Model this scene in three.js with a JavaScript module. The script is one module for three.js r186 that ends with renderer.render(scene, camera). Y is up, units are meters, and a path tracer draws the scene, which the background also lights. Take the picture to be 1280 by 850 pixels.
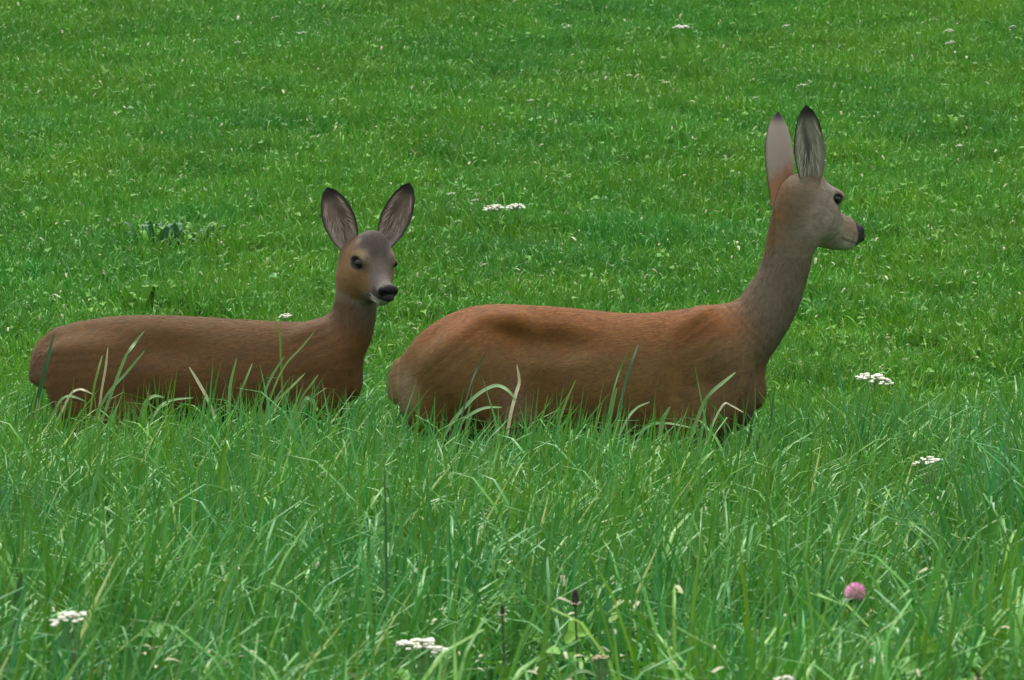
import * as THREE from 'three';
import { mergeGeometries } from 'three/addons/utils/BufferGeometryUtils.js';
import { createNoise2D, createNoise3D } from 'simplex-noise';

// ------------------------------------------------------------------ camera, sky, sun, exposure
const EYE = 1.55, AIM_DIST = 14, AIM_Y = 0.61, FOCAL = 7015;          // FOCAL: focal length in units of 1/1280 of the picture width
const scene = new THREE.Scene();
const camera = new THREE.PerspectiveCamera(2 * Math.atan(425 / FOCAL) * 180 / Math.PI, 1280 / 850, 0.2, 900);
camera.position.set(0, EYE, 0);
camera.lookAt(0, AIM_Y, -AIM_DIST);
camera.focus = 13.9; camera.userData.fStop = 26;                           // a long lens stopped well down: far and near grass a touch soft
scene.add(camera);

const renderer = new THREE.WebGLRenderer({ antialias: true });
renderer.toneMapping = THREE.LinearToneMapping;
renderer.toneMappingExposure = 2.6;
renderer.shadowMap.enabled = true;
renderer.shadowMap.type = THREE.PCFSoftShadowMap;

function rng(seed) { let s = seed | 0; return () => { s = (s + 0x6d2b79f5) | 0; let t = Math.imul(s ^ (s >>> 15), 1 | s); t = (t + Math.imul(t ^ (t >>> 7), 61 | t)) ^ t; return ((t ^ (t >>> 14)) >>> 0) / 4294967296; }; }
const n2 = createNoise2D(rng(11)), n3 = createNoise3D(rng(12));
const clamp = (x, a, b) => Math.min(b, Math.max(a, x)), mix = (a, b, t) => a + (b - a) * t;
const smooth = (a, b, x) => { const t = clamp((x - a) / (b - a), 0, 1); return t * t * (3 - 2 * t); };

{ // overcast sky: brightest overhead, dim towards the horizon, soft cloud structure everywhere
  const W = 256, H = 128, px = new Float32Array(W * H * 4);
  for (let j = 0; j < H; j++) for (let i = 0; i < W; i++) {
    const el = ((j + 0.5) / H - 0.5) * Math.PI, az = (i + 0.5) / W * 2 * Math.PI, s = Math.sin(el);
    const x = Math.cos(el) * Math.cos(az), z = Math.cos(el) * Math.sin(az);
    const cl = 1 + 0.10 * n3(x * 2.2, s * 3, z * 2.2) + 0.05 * n3(x * 6, s * 7, z * 6);
    const L = (s > 0 ? 1.02 * (0.2 + 0.8 * s) : 0.1) * (s > 0 ? cl : 1), o = (j * W + i) * 4;
    px[o] = L * 0.99; px[o + 1] = L; px[o + 2] = L * 1.02; px[o + 3] = 1;
  }
  const t = new THREE.DataTexture(px, W, H, THREE.RGBAFormat, THREE.FloatType);
  t.mapping = THREE.EquirectangularReflectionMapping; t.magFilter = THREE.LinearFilter; t.wrapS = THREE.RepeatWrapping; t.needsUpdate = true;
  scene.background = t; scene.environment = t;
}
const sun = new THREE.DirectionalLight(new THREE.Color(1, 0.96, 0.88), 1.5);
sun.position.set(-6, 30, -27); sun.target.position.set(0, 0, -15);
sun.castShadow = true; sun.shadow.radius = 26; sun.shadow.mapSize.set(2048, 2048);
Object.assign(sun.shadow.camera, { left: -22, right: 22, top: 30, bottom: -30, near: 1, far: 90 });
scene.add(sun, sun.target);

// ------------------------------------------------------------------ naming
const used = new Map();
function numbered(name) { const k = used.get(name) ?? 0; used.set(name, k + 1); return k ? `${name}_${String(k).padStart(3, '0')}` : name; }
function tag(o, label, category, group, kind) {
  o.name = numbered(o.name); if (label) o.userData.label = label; if (category) o.userData.category = category;
  if (group) o.userData.group = group; if (kind) o.userData.kind = kind; scene.add(o); return o;
}
function lit(o) { o.castShadow = o.receiveShadow = true; return o; }
function mesh(name, g, m, parent) { const o = lit(new THREE.Mesh(g, m)); o.name = name; if (parent) parent.add(o); return o; }
function base(name, x, y, z) { const g = new THREE.Group(); g.name = name; g.position.set(x, y, z); return g; }

// many small pieces joined into one mesh: same calls as an InstancedMesh
class Joined {
  constructor(g, m, n) { this.g = g; this.m = m; const v = g.attributes.position.count; this.v = v; this.P = new Float32Array(n * v * 3); this.N = new Float32Array(n * v * 3); this.C = new Float32Array(n * v * 3); this.n = n; this.nm = new THREE.Matrix3(); this.t = new THREE.Vector3(); }
  setMatrixAt(i, mat) {
    const { position: p, normal: q } = this.g.attributes, o = i * this.v * 3; this.nm.getNormalMatrix(mat);
    for (let k = 0; k < this.v; k++) { this.t.fromBufferAttribute(p, k).applyMatrix4(mat).toArray(this.P, o + 3 * k); this.t.fromBufferAttribute(q, k).applyMatrix3(this.nm).normalize().toArray(this.N, o + 3 * k); }
  }
  lean(i, x, y, z) { this.t.set(x, y, z).normalize(); for (let k = 0; k < this.v; k++) this.t.toArray(this.N, (i * this.v + k) * 3); }
  setColorAt(i, c) { const a = this.g.attributes.color; for (let k = 0; k < this.v; k++) { const o = (i * this.v + k) * 3; this.C[o] = c.r * (a ? a.getX(k) : 1); this.C[o + 1] = c.g * (a ? a.getY(k) : 1); this.C[o + 2] = c.b * (a ? a.getZ(k) : 1); } }
  done(name) {
    const ix = this.g.index, L = ix.count, I = new Uint32Array(this.n * L); for (let i = 0; i < this.n; i++) for (let k = 0; k < L; k++) I[i * L + k] = ix.getX(k) + i * this.v;
    const g = new THREE.BufferGeometry(); g.setAttribute('position', new THREE.BufferAttribute(this.P, 3)); g.setAttribute('normal', new THREE.BufferAttribute(this.N, 3)); g.setAttribute('color', new THREE.BufferAttribute(this.C, 3)); g.setIndex(new THREE.BufferAttribute(I, 1));
    return mesh(name, g, this.m);
  }
}

// ------------------------------------------------------------------ the lie of the land (d = metres in front of the camera)
function ground(x, d) {
  let y = d < 14 ? 0.004 * Math.min(14 - d, 9) ** 2 : 0;
  if (d > 14) { const e = d - 14, far = Math.max(0, e - 60); y = 0.095 * (e - 1.2 * (1 - Math.exp(-e / 1.2))) - 0.095 * far * far / (far + 90); }
  return y + mix(0.022, 0.01, smooth(14, 17, d)) * n2(x * 0.5, d * 0.45) + 0.01 * n2(x * 1.7 + 9, d * 1.5);
}
const height = (x, d) => mix(0.42, 0.09, smooth(13.5, 16.6, d + 0.5 * n2(x * 0.9, d * 0.9) - 0.5 * smooth(-0.2, -0.6, x))) * (1 - mix(0.12, 0.1, smooth(-0.9, -0.1, x)) * smooth(11.4, 12.8, d)) * (1 + 0.13 * n2(x * 1.1 + 40, d * 0.8)); // of the grass
const PITCH = Math.atan((EYE - AIM_Y) / AIM_DIST);
function at(px, py, d) {                                                // the point d metres away that the photograph shows at (px, py)
  const a = (425 - py) / FOCAL, s = d / (Math.cos(PITCH) + a * Math.sin(PITCH));
  return new THREE.Vector3((px - 640) / FOCAL * s, EYE + s * (a * Math.cos(PITCH) - Math.sin(PITCH)), -d);
}
function reach(px, py, above) {                                         // ... at which that line meets a height above the grass
  for (let d = 6; d < 80; d += 0.02) { const p = at(px, py, d); if (p.y < ground(p.x, d) + height(p.x, d) + above) return p; }
  return at(px, py, 30);
}

{ // ground sheet to the horizon, fine near the camera
  const NX = 150, NZ = 220, pos = [], uv = [], idx = [];
  const gx = (i) => { const t = i / NX * 2 - 1; return 9 * t + 391 * Math.sign(t) * Math.abs(t) ** 7; };
  const gd = (j) => { const t = j / NZ; return -30 + 82 * t + 600 * t ** 9; };
  for (let j = 0; j <= NZ; j++) for (let i = 0; i <= NX; i++) { const x = gx(i), d = gd(j); pos.push(x, ground(x, d), -d); uv.push(x, d); }
  for (let j = 0; j < NZ; j++) for (let i = 0; i < NX; i++) { const a = j * (NX + 1) + i, b = a + 1, c = a + NX + 1, e = c + 1; idx.push(a, b, e, a, e, c); }
  const g = new THREE.BufferGeometry();
  g.setAttribute('position', new THREE.Float32BufferAttribute(pos, 3)); g.setAttribute('uv', new THREE.Float32BufferAttribute(uv, 2)); g.setIndex(idx); g.computeVertexNormals();
  const S = 512, px = new Uint8Array(S * S * 4), r = rng(5);
  for (let j = 0; j < S; j++) for (let i = 0; i < S; i++) { // matted stems and turf, tiled by blending noise over a torus
    const a = i / S * 2 * Math.PI, b = j / S * 2 * Math.PI;
    const k = 0.5 + 0.3 * n3(3 * Math.cos(a) + 3 * Math.cos(b), 3 * Math.sin(a), 3 * Math.sin(b)) + 0.3 * n3(14 * Math.cos(a) + 9 * Math.cos(b), 14 * Math.sin(a), 14 * Math.sin(b)) + 0.25 * (r() - 0.5), o = (j * S + i) * 4;
    px[o] = clamp(58 + 30 * k, 0, 255); px[o + 1] = clamp(112 + 38 * k, 0, 255); px[o + 2] = clamp(32 + 14 * k, 0, 255); px[o + 3] = 255;
  }
  const t = new THREE.DataTexture(px, S, S); t.colorSpace = THREE.SRGBColorSpace; t.wrapS = t.wrapT = THREE.RepeatWrapping; t.magFilter = THREE.LinearFilter; t.repeat.set(0.7, 0.7); t.needsUpdate = true;
  tag(mesh('meadow_ground', g, new THREE.MeshStandardMaterial({ map: t, roughness: 1 })), 'green meadow ground rising gently behind the two deer', 'ground', null, 'structure');
}

// ------------------------------------------------------------------ grass
const leafMat = (o = {}) => new THREE.MeshPhysicalMaterial({ vertexColors: true, side: THREE.DoubleSide, roughness: 0.75, transmission: 0.3, thickness: 0, specularIntensity: 0.4, clearcoat: 0.22, clearcoatRoughness: 0.34, ...o });
const M = { blade: leafMat(), waxy: leafMat({ specularIntensity: 0.8, clearcoat: 0.9, clearcoatRoughness: 0.24 }), tall: leafMat({ clearcoat: 0.45, clearcoatRoughness: 0.3 }), leaf: leafMat({ clearcoat: 0.25 }) };
// a blade along a list of points: keeled ribbon, tapering to its tip
function ribbon(pts, width, side, color, { taper = 0.55, keel = 0.25, foot = 0.7 } = {}) {
  const n = pts.length, pos = [], nor = [], col = [], idx = [], t = new THREE.Vector3(), s = new THREE.Vector3(), f = new THREE.Vector3();
  for (let i = 0; i < n; i++) {
    const u = i / (n - 1); t.copy(pts[Math.min(i + 1, n - 1)]).sub(pts[Math.max(i - 1, 0)]).normalize();
    s.copy(side).addScaledVector(t, -side.dot(t)).normalize(); f.crossVectors(s, t).normalize();
    const w = 0.5 * width * Math.min(foot + (1 - foot) * u * 3, 1) * (u < taper ? 1 : Math.sqrt(Math.max(0, 1 - ((u - taper) / (1 - taper)) ** 1.6)) + 0.02);
    for (const k of [-1, 0, 1]) {
      const p = pts[i].clone().addScaledVector(s, k * w).addScaledVector(f, Math.abs(k) * keel * w); pos.push(p.x, p.y, p.z);
      const q = f.clone().addScaledVector(s, -k * keel).normalize(); nor.push(q.x, q.y, q.z); col.push(...color);
    }
    if (i) { const a = 3 * (i - 1); for (const k of [0, 1]) idx.push(a + k, a + k + 1, a + k + 4, a + k, a + k + 4, a + k + 3); }
  }
  const g = new THREE.BufferGeometry();
  g.setAttribute('position', new THREE.Float32BufferAttribute(pos, 3)); g.setAttribute('normal', new THREE.Float32BufferAttribute(nor, 3));
  g.setAttribute('color', new THREE.Float32BufferAttribute(col, 3)); g.setIndex(idx); return g;
}
function bladeCurve(r, len, lean, bend, dir, segs, tipward) {            // lean and bend in radians, dir the compass direction it leans to
  const pts = [], p = new THREE.Vector3(); let a = lean; const c = Math.cos(dir), s = Math.sin(dir), wob = (r() - 0.5) * 0.6;
  for (let i = 0; i <= segs; i++) {
    pts.push(p.clone()); const u = (i + 0.5) / segs, d2 = wob * u;
    p.x += Math.sin(a) * (c * Math.cos(d2) - s * Math.sin(d2)) * len / segs; p.z += Math.sin(a) * (s * Math.cos(d2) + c * Math.sin(d2)) * len / segs; p.y += Math.cos(a) * len / segs;
    a += bend * (tipward ? 3.2 * u ** 2.2 : 2 * u) / segs;
  }
  return pts;
}
// a clover leaf: three rounded leaflets, slightly folded
const leaflet = (a) => {
  const g = new THREE.BufferGeometry(), p = [0, 0, 0], c = [], idx = [], N = 7;
  for (let i = 0; i <= N; i++) { const u = i / N * 2 - 1, x = 0.2 + 0.85 * (1 - u * u) ** 0.6 + (i === 3 || i === 4 ? -0.05 : 0), y = u * 0.48; p.push(x * Math.cos(a) - y * Math.sin(a), 0.22 * Math.abs(u) + 0.1 * x, x * Math.sin(a) + y * Math.cos(a)); }
  p.push(1.02 * Math.cos(a), 0.05, 1.02 * Math.sin(a)); for (let i = 1; i <= N; i++) idx.push(0, i + 1, i); for (let i = 0; i < p.length; i++) c.push(1);
  g.setAttribute('position', new THREE.Float32BufferAttribute(p, 3)); g.setAttribute('color', new THREE.Float32BufferAttribute(c, 3)); g.setIndex(idx); g.computeVertexNormals(); return g;
};
const tri = mergeGeometries([0, 2.1, 4.2].map(leaflet));
function tuft(seed, { n, h, w, spread, lean, bend, segs, arch = 0.1, pale = 0.06, clover = 0 }) { // a patch of n blades about h metres long
  const r = rng(seed), all = [];
  for (let i = 0; i < n; i++) {
    const bends = r() < arch, dir = r() < 0.34 ? (r() - 0.5) * 1.8 : r() * 6.283, len = h * (bends ? 0.85 + 0.5 * r() : 0.5 + 0.75 * r());
    const pts = bladeCurve(r, len, lean * r() * r() + 0.03, bends ? 1.7 + r() * 1.2 : bend * r(), dir, bends ? segs + 3 : segs, bends);
    const ro = spread * Math.sqrt(r()), ra = r() * 6.283; for (const p of pts) { p.x += ro * Math.cos(ra); p.z += ro * Math.sin(ra); }
    const face = bends ? dir + Math.PI / 2 + (r() - 0.5) : r() * 6.283, side = new THREE.Vector3(Math.cos(face), 0, Math.sin(face));
    const v = 0.84 + 0.32 * r(), y = r(), c = r() < pale ? [4.2, 1.45, 3] : [v * (0.75 + 0.6 * y), v, v * (1.4 - 0.8 * y)];
    all.push(ribbon(pts, w * (0.6 + 0.7 * r()), side, c, { taper: 0.45, keel: 0.2 + 0.35 * r() }));
  }
  for (let i = 0; i < clover; i++) {
    const g = tri.clone(), ro = spread * Math.sqrt(r()), ra = r() * 6.283, z = 0.007 + 0.007 * r(), v = 0.85 + 0.3 * r(), C = g.attributes.color;
    g.rotateX((r() - 0.5) * 1.1); g.rotateZ((r() - 0.5) * 1.1); g.rotateY(r() * 6.28); g.scale(z, z, z); g.translate(ro * Math.cos(ra), h * (0.25 + 0.6 * r()), ro * Math.sin(ra)); for (let k = 0; k < C.count; k++) C.setXYZ(k, 1.15 * v, v, 0.9 * v); all.push(g);
  }
  const g = mergeGeometries(all); for (const a of all) a.dispose(); return g;
}
const hue = new THREE.Color();
function grassTone(x, d, r) {                                            // patches of yellower and bluer grass
  const a = n2(x * 0.55 + 3, d * 0.28), b = n2(x * 2.3, d * 1.1 + 50), c = n2(x * 6 + 20, d * 3);
  const warm = clamp(0.5 + 0.26 * a + 0.24 * b + 0.2 * c + 0.5 * (r() - 0.5), 0, 1), v = 1 + 0.08 * n2(x * 0.8 - 30, d * 0.5) + 0.08 * c + 0.14 * (r() - 0.5), blue = mix(0.05, 0.022, smooth(13, 17, d));
  return hue.setRGB(mix(0.042, 0.092, warm) * v, mix(0.22, 0.262, warm) * v, mix(blue, 0.01, warm) * v);
}
const dummy = new THREE.Object3D();
function sow(name, label, tufts, count, seed, place, m = M.blade) {
  const r = rng(seed), lists = tufts.map(() => []);
  for (let i = 0; i < count; i++) { const p = place(r); if (p) lists[Math.floor(r() * tufts.length)].push(p); }
  tufts.forEach((g, k) => {
    const im = lit(new THREE.InstancedMesh(g, m, lists[k].length)); im.name = name;
    lists[k].forEach((p, i) => {
      dummy.position.set(p.x, ground(p.x, p.d) - 0.01, -p.d); dummy.rotation.set(0, p.turn, 0); dummy.scale.set(p.sw, p.sh, p.sw); dummy.updateMatrix();
      im.setMatrixAt(i, dummy.matrix); im.setColorAt(i, grassTone(p.x, p.d, r));
    });
    tag(im, label, 'grass', null, 'stuff');
  });
}
// the grass stands lower round the flowers that show above it
const CLEAR = [[1094, 470, 0.07], [1159, 573, 0.07], [528, 801, 0.06], [88, 768, 0.06], [980, 846, 0.06], [750, 820, 0.03], [1070, 741, 0.06], [719, 737, 0.06], [628, 757, 0.05], [1223, 836, 0.04]].map(([a, b, c]) => reach(a, b, c));
CLEAR.push(at(832, 590, 13.5));
const lowered = (x, d) => { let k = 1; for (const p of CLEAR) { const e = -p.z - d; k = Math.min(k, mix(0.5, 1, smooth(0.6, 1.1, Math.hypot((x - p.x * d / -p.z) / 0.17, (e - 0.3) / 0.75)))); } return k; };
const half = (d) => 0.0925 * d + 1.0;
const tallTufts = [1, 2, 3, 4, 5, 6, 7, 8].map((s) => tuft(100 + s, { n: 100, h: 0.44, w: 0.0078, spread: 0.17, lean: 0.55, bend: 1.0, segs: 6, arch: 0.22, pale: 0.012 }));
sow('tall_grass', 'tall green meadow grass in which both deer stand, in front of them and around their legs', tallTufts, 2750, 21, (r) => {
  const d = 6.1 + 11.8 * Math.pow(r(), 0.85), x = (r() * 2 - 1) * half(d), h = height(x, d);
  if (r() > smooth(0.14, 0.26, h)) return null;
  return { x, d, turn: (r() - 0.5) * 1.6, sh: h / 0.42 * (d > 11.8 ? 0.95 + 0.26 * r() : 0.8 + 0.4 * r()) * lowered(x, d), sw: 0.85 + 0.3 * r() };
}, M.tall);
const shortTufts = [1, 2, 3, 4, 5, 6].map((s) => tuft(200 + s, { n: 150, h: 0.11, w: 0.0042, spread: 0.14, lean: 1.1, bend: 1.3, segs: 4, arch: 0.12, pale: 0.01, clover: 14 }));
sow('short_grass', 'short green meadow grass on the slope behind the deer', shortTufts, 11500, 22, (r) => {
  const d = 14.3 + 19 * Math.pow(r(), 0.8), x = (r() * 2 - 1) * (half(d) + 0.2), h = height(x, d);
  if (h > 0.32 && r() > 0.4) return null;
  return { x, d, turn: r() * 6.283, sh: Math.min(h, 0.18) / 0.09 * (0.7 + 0.6 * r()), sw: 0.85 + 0.4 * r() };
});
sow('distant_grass', 'short green grass farther up the slope', shortTufts.slice(0, 2), 3000, 23, (r) => {
  const d = 33 + 26 * r(), x = (r() * 2 - 1) * (half(d) + 2);
  return { x, d, turn: r() * 6.283, sh: 0.9 + 0.7 * r(), sw: 2.2 + r() };
});
{ // clover leaves between the stems
  const r = rng(61);
  const scatter = (name, label, n, place) => {
    const im = new Joined(tri, M.leaf, n);
    for (let i = 0; i < n; i++) {
      const q = place(); dummy.position.set(q.x, ground(q.x, q.d) + q.y, -q.d); dummy.rotation.set((r() - 0.5) * 1.5, r() * 6.28, (r() - 0.5) * 1.5); dummy.scale.setScalar(q.s); dummy.updateMatrix(); im.setMatrixAt(i, dummy.matrix);
      const w = r(), v = 0.75 + 0.5 * r(); im.setColorAt(i, hue.setRGB(mix(0.05, 0.115, w) * v, mix(0.2, 0.27, w) * v, mix(0.03, 0.01, w) * v));
    }
    tag(im.done(name), label, 'clover leaves', null, 'stuff');
  };
  const clump = (d, x, k) => n2(x * 1.3 + 70, d * 0.9) > k;
  scatter('clover_leaves', 'yellow-green clover leaves low between the tall grass in the foreground', 4200, () => { let x, d; do { d = 6.6 + 7 * r(); x = (r() * 2 - 1) * half(d); } while (!clump(d, x, 0.05)); return { x, d, y: height(x, d) * (0.5 + 0.5 * r()), s: 0.012 + 0.016 * r() }; });
  scatter('lawn_clover', 'small clover leaves spread through the short grass of the slope', 1600, () => { let x, d; do { d = 14.8 + 17 * r(); x = (r() * 2 - 1) * half(d); } while (!clump(d * 0.7, x, -0.45)); return { x, d, y: height(x, d) * (0.5 + 0.55 * r()), s: 0.009 + 0.012 * r() }; });
  // small pale leaf ends: sky glints on the grass, put into their colour
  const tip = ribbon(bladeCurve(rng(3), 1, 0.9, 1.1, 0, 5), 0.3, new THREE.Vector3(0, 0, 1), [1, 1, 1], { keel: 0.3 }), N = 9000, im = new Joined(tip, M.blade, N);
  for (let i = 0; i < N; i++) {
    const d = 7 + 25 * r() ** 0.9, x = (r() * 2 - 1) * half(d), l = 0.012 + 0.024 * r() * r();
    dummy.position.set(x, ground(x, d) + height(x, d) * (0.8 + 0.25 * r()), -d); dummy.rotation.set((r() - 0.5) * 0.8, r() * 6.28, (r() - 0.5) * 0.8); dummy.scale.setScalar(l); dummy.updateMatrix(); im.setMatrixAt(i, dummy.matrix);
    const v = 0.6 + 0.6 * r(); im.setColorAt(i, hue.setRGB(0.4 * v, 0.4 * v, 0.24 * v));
  }
  tag(im.done('painted_glint_tips'), 'pale painted sky glints on grass tips dotted all over the meadow', 'grass', null, 'stuff');
}

// ------------------------------------------------------------------ deer: implicit surfaces, meshed
const smin = (a, b, k) => { const h = Math.max(k - Math.abs(a - b), 0) / k; return Math.min(a, b) - h * h * k * 0.25; };
const smax = (a, b, k) => -smin(-a, -b, k);
function spline(rows, n) {                                               // Catmull-Rom through rows of numbers
  const out = [];
  for (let i = 0; i < rows.length - 1; i++) for (let s = 0; s < n; s++) {
    const t = s / n, P = [rows[Math.max(i - 1, 0)], rows[i], rows[i + 1], rows[Math.min(i + 2, rows.length - 1)]];
    out.push(P[1].map((_, c) => 0.5 * (2 * P[1][c] + (P[2][c] - P[0][c]) * t + (2 * P[0][c] - 5 * P[1][c] + 4 * P[2][c] - P[3][c]) * t * t + (3 * P[1][c] - P[0][c] - 3 * P[2][c] + P[3][c]) * t * t * t)));
  }
  out.push(rows[rows.length - 1]); return out;
}
function slices(rows, skew = 0) {                                        // rows [x, top, bottom, half width]: a body of elliptical slices across x
  const S = spline(rows, 4);
  return (x, y, z) => {
    let i = 0; while (i < S.length - 2 && x > S[i + 1][0]) i++;
    const a = S[i], b = S[i + 1], t = clamp((x - a[0]) / (b[0] - a[0]), 0, 1), top = mix(a[1], b[1], t), bot = mix(a[2], b[2], t);
    const h = Math.abs(top - bot) / 2, u = (y - (top + bot) / 2) / h, w = mix(a[3], b[3], t) * (1 - skew * clamp(u, -1, 1)), m = Math.min(h, w);
    const e = x < S[0][0] ? S[0][0] - x : Math.max(0, x - S[S.length - 1][0]);
    return (Math.sqrt(u * u + (z / w) ** 2 + (e / m) ** 2) - 1) * m;
  };
}
function limb(rows, n = 3) {                                             // rows [x, y, z, half depth, half width] along an axis
  const S = spline(rows, n), lo = [0, 1].map((c) => Math.min(...S.map((r) => r[c] - r[3]))), hi = [0, 1].map((c) => Math.max(...S.map((r) => r[c] + r[3])));
  return (x, y, z) => {
    const far = Math.hypot(Math.max(lo[0] - x, x - hi[0], 0), Math.max(lo[1] - y, y - hi[1], 0)); if (far > 28) return far;
    let best = 1e9;
    for (let i = 0; i < S.length - 1; i++) {
      const a = S[i], b = S[i + 1], dx = b[0] - a[0], dy = b[1] - a[1], L = Math.hypot(dx, dy) || 1e-6, qx = x - a[0], qy = y - a[1];
      const s = (qx * dx + qy * dy) / L, t = clamp(s / L, 0, 1), e = s - t * L, u = (qx * dy - qy * dx) / L;
      const h = mix(a[3], b[3], t), w = mix(a[4], b[4], t), m = Math.min(h, w), zz = (z - mix(a[2], b[2], t)) / w;
      const d = (Math.sqrt((u / h) ** 2 + zz * zz + (e / m) ** 2) - 1) * m; if (d < best) best = d;
    }
    return best;
  };
}
const ball = (cx, cy, cz, rx, ry, rz) => (x, y, z) => (Math.sqrt(((x - cx) / rx) ** 2 + ((y - cy) / ry) ** 2 + ((z - cz) / rz) ** 2) - 1) * Math.min(rx, ry, rz);
function surface(f, lo, hi, cell) {                                      // surface nets over a block-skipped grid: {pos, idx}
  const N = [0, 1, 2].map((c) => Math.ceil((hi[c] - lo[c]) / cell) + 1), [nx, ny, nz] = N, V = new Float32Array(nx * ny * nz).fill(1), B = 6, R = B * cell * 0.87 + 3.5, live = [];
  for (let k = 0; k < nz; k += B) for (let j = 0; j < ny; j += B) for (let i = 0; i < nx; i += B) {
    const c = f(lo[0] + (i + B / 2) * cell, lo[1] + (j + B / 2) * cell, lo[2] + (k + B / 2) * cell), skip = Math.abs(c) > R; if (!skip) live.push([i, j, k]); else if (c > 0) continue;
    for (let kk = k; kk < Math.min(k + B, nz); kk++) for (let jj = j; jj < Math.min(j + B, ny); jj++) for (let ii = i; ii < Math.min(i + B, nx); ii++)
      V[(kk * ny + jj) * nx + ii] = skip ? c : f(lo[0] + ii * cell, lo[1] + jj * cell, lo[2] + kk * cell);
  }
  const id = new Int32Array(nx * ny * nz).fill(-1), pos = [], idx = [], at3 = (i, j, k) => (k * ny + j) * nx + i;
  const E = []; for (let a = 0; a < 8; a++) for (const b of [1, 2, 4]) if (!(a & b)) E.push([a, a | b]);
  const v = new Float32Array(8), cells = (visit) => { for (const [bi, bj, bk] of live) for (let k = bk; k < Math.min(bk + B, nz - 1); k++) for (let j = bj; j < Math.min(bj + B, ny - 1); j++) for (let i = bi; i < Math.min(bi + B, nx - 1); i++) visit(i, j, k); };
  cells((i, j, k) => {
    let m = 0; for (let c = 0; c < 8; c++) { v[c] = V[at3(i + (c & 1), j + (c >> 1 & 1), k + (c >> 2))]; if (v[c] < 0) m++; }
    if (!m || m === 8) return;
    let x = 0, y = 0, z = 0, n = 0;
    for (const [a, b] of E) if ((v[a] < 0) !== (v[b] < 0)) { const t = v[a] / (v[a] - v[b]); x += mix(a & 1, b & 1, t); y += mix(a >> 1 & 1, b >> 1 & 1, t); z += mix(a >> 2, b >> 2, t); n++; }
    id[at3(i, j, k)] = pos.length / 3; pos.push(lo[0] + (i + x / n) * cell, lo[1] + (j + y / n) * cell, lo[2] + (k + z / n) * cell);
  });
  const D = [1, nx, nx * ny];
  cells((i, j, k) => {
    if (!i || !j || !k) return;
    const o = at3(i, j, k);
    for (let c = 0; c < 3; c++) {
      const s0 = V[o] < 0, s1 = V[o + D[c]] < 0; if (s0 === s1) continue;
      const u = D[(c + 1) % 3], w = D[(c + 2) % 3], q = [id[o - u - w], id[o - w], id[o], id[o - u]]; if (q.some((e) => e < 0)) continue;
      if (s0) idx.push(q[0], q[1], q[2], q[0], q[2], q[3]); else idx.push(q[0], q[2], q[1], q[0], q[3], q[2]);
    }
  });
  return { pos, idx };
}
function gradient(f, x, y, z, e = 1.2) {
  const g = [f(x + e, y, z) - f(x - e, y, z), f(x, y + e, z) - f(x, y - e, z), f(x, y, z + e) - f(x, y, z - e)], l = Math.hypot(...g) || 1; return g.map((v) => v / l);
}
// a head frame: origin [x, y, z], yaw away from the camera, pitch down; local x runs to the nose, y up, z to the animal's right
function headFrame(O, yaw, pitch) {
  const cy = Math.cos(yaw), sy = Math.sin(yaw), cp = Math.cos(pitch), sp = Math.sin(pitch);
  return {
    in: (x, y, z) => { x -= O[0]; y -= O[1]; z -= O[2]; const x1 = x * cy - z * sy, z1 = x * sy + z * cy; return [x1 * cp - y * sp, x1 * sp + y * cp, z1]; },
    out: (x, y, z) => { const x1 = x * cp + y * sp, y1 = -x * sp + y * cp; return [O[0] + x1 * cy + z * sy, O[1] + y1, O[2] - x1 * sy + z * cy]; },
    dir: (x, y, z) => { const x1 = x * cp + y * sp, y1 = -x * sp + y * cp; return [x1 * cy + z * sy, y1, -x1 * sy + z * cy]; },
  };
}
const EAR_W = [[0, 0.3], [0.14, 0.58], [0.32, 0.88], [0.5, 1], [0.64, 0.95], [0.8, 0.76], [0.91, 0.5], [0.97, 0.27], [1, 0.03]];
function earWidth(u) { let i = 0; while (i < EAR_W.length - 2 && u > EAR_W[i + 1][0]) i++; const [a, b] = [EAR_W[i], EAR_W[i + 1]]; return mix(a[1], b[1], smooth(a[0], b[0], u) * 0.4 + 0.6 * (u - a[0]) / (b[0] - a[0])); }
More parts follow.
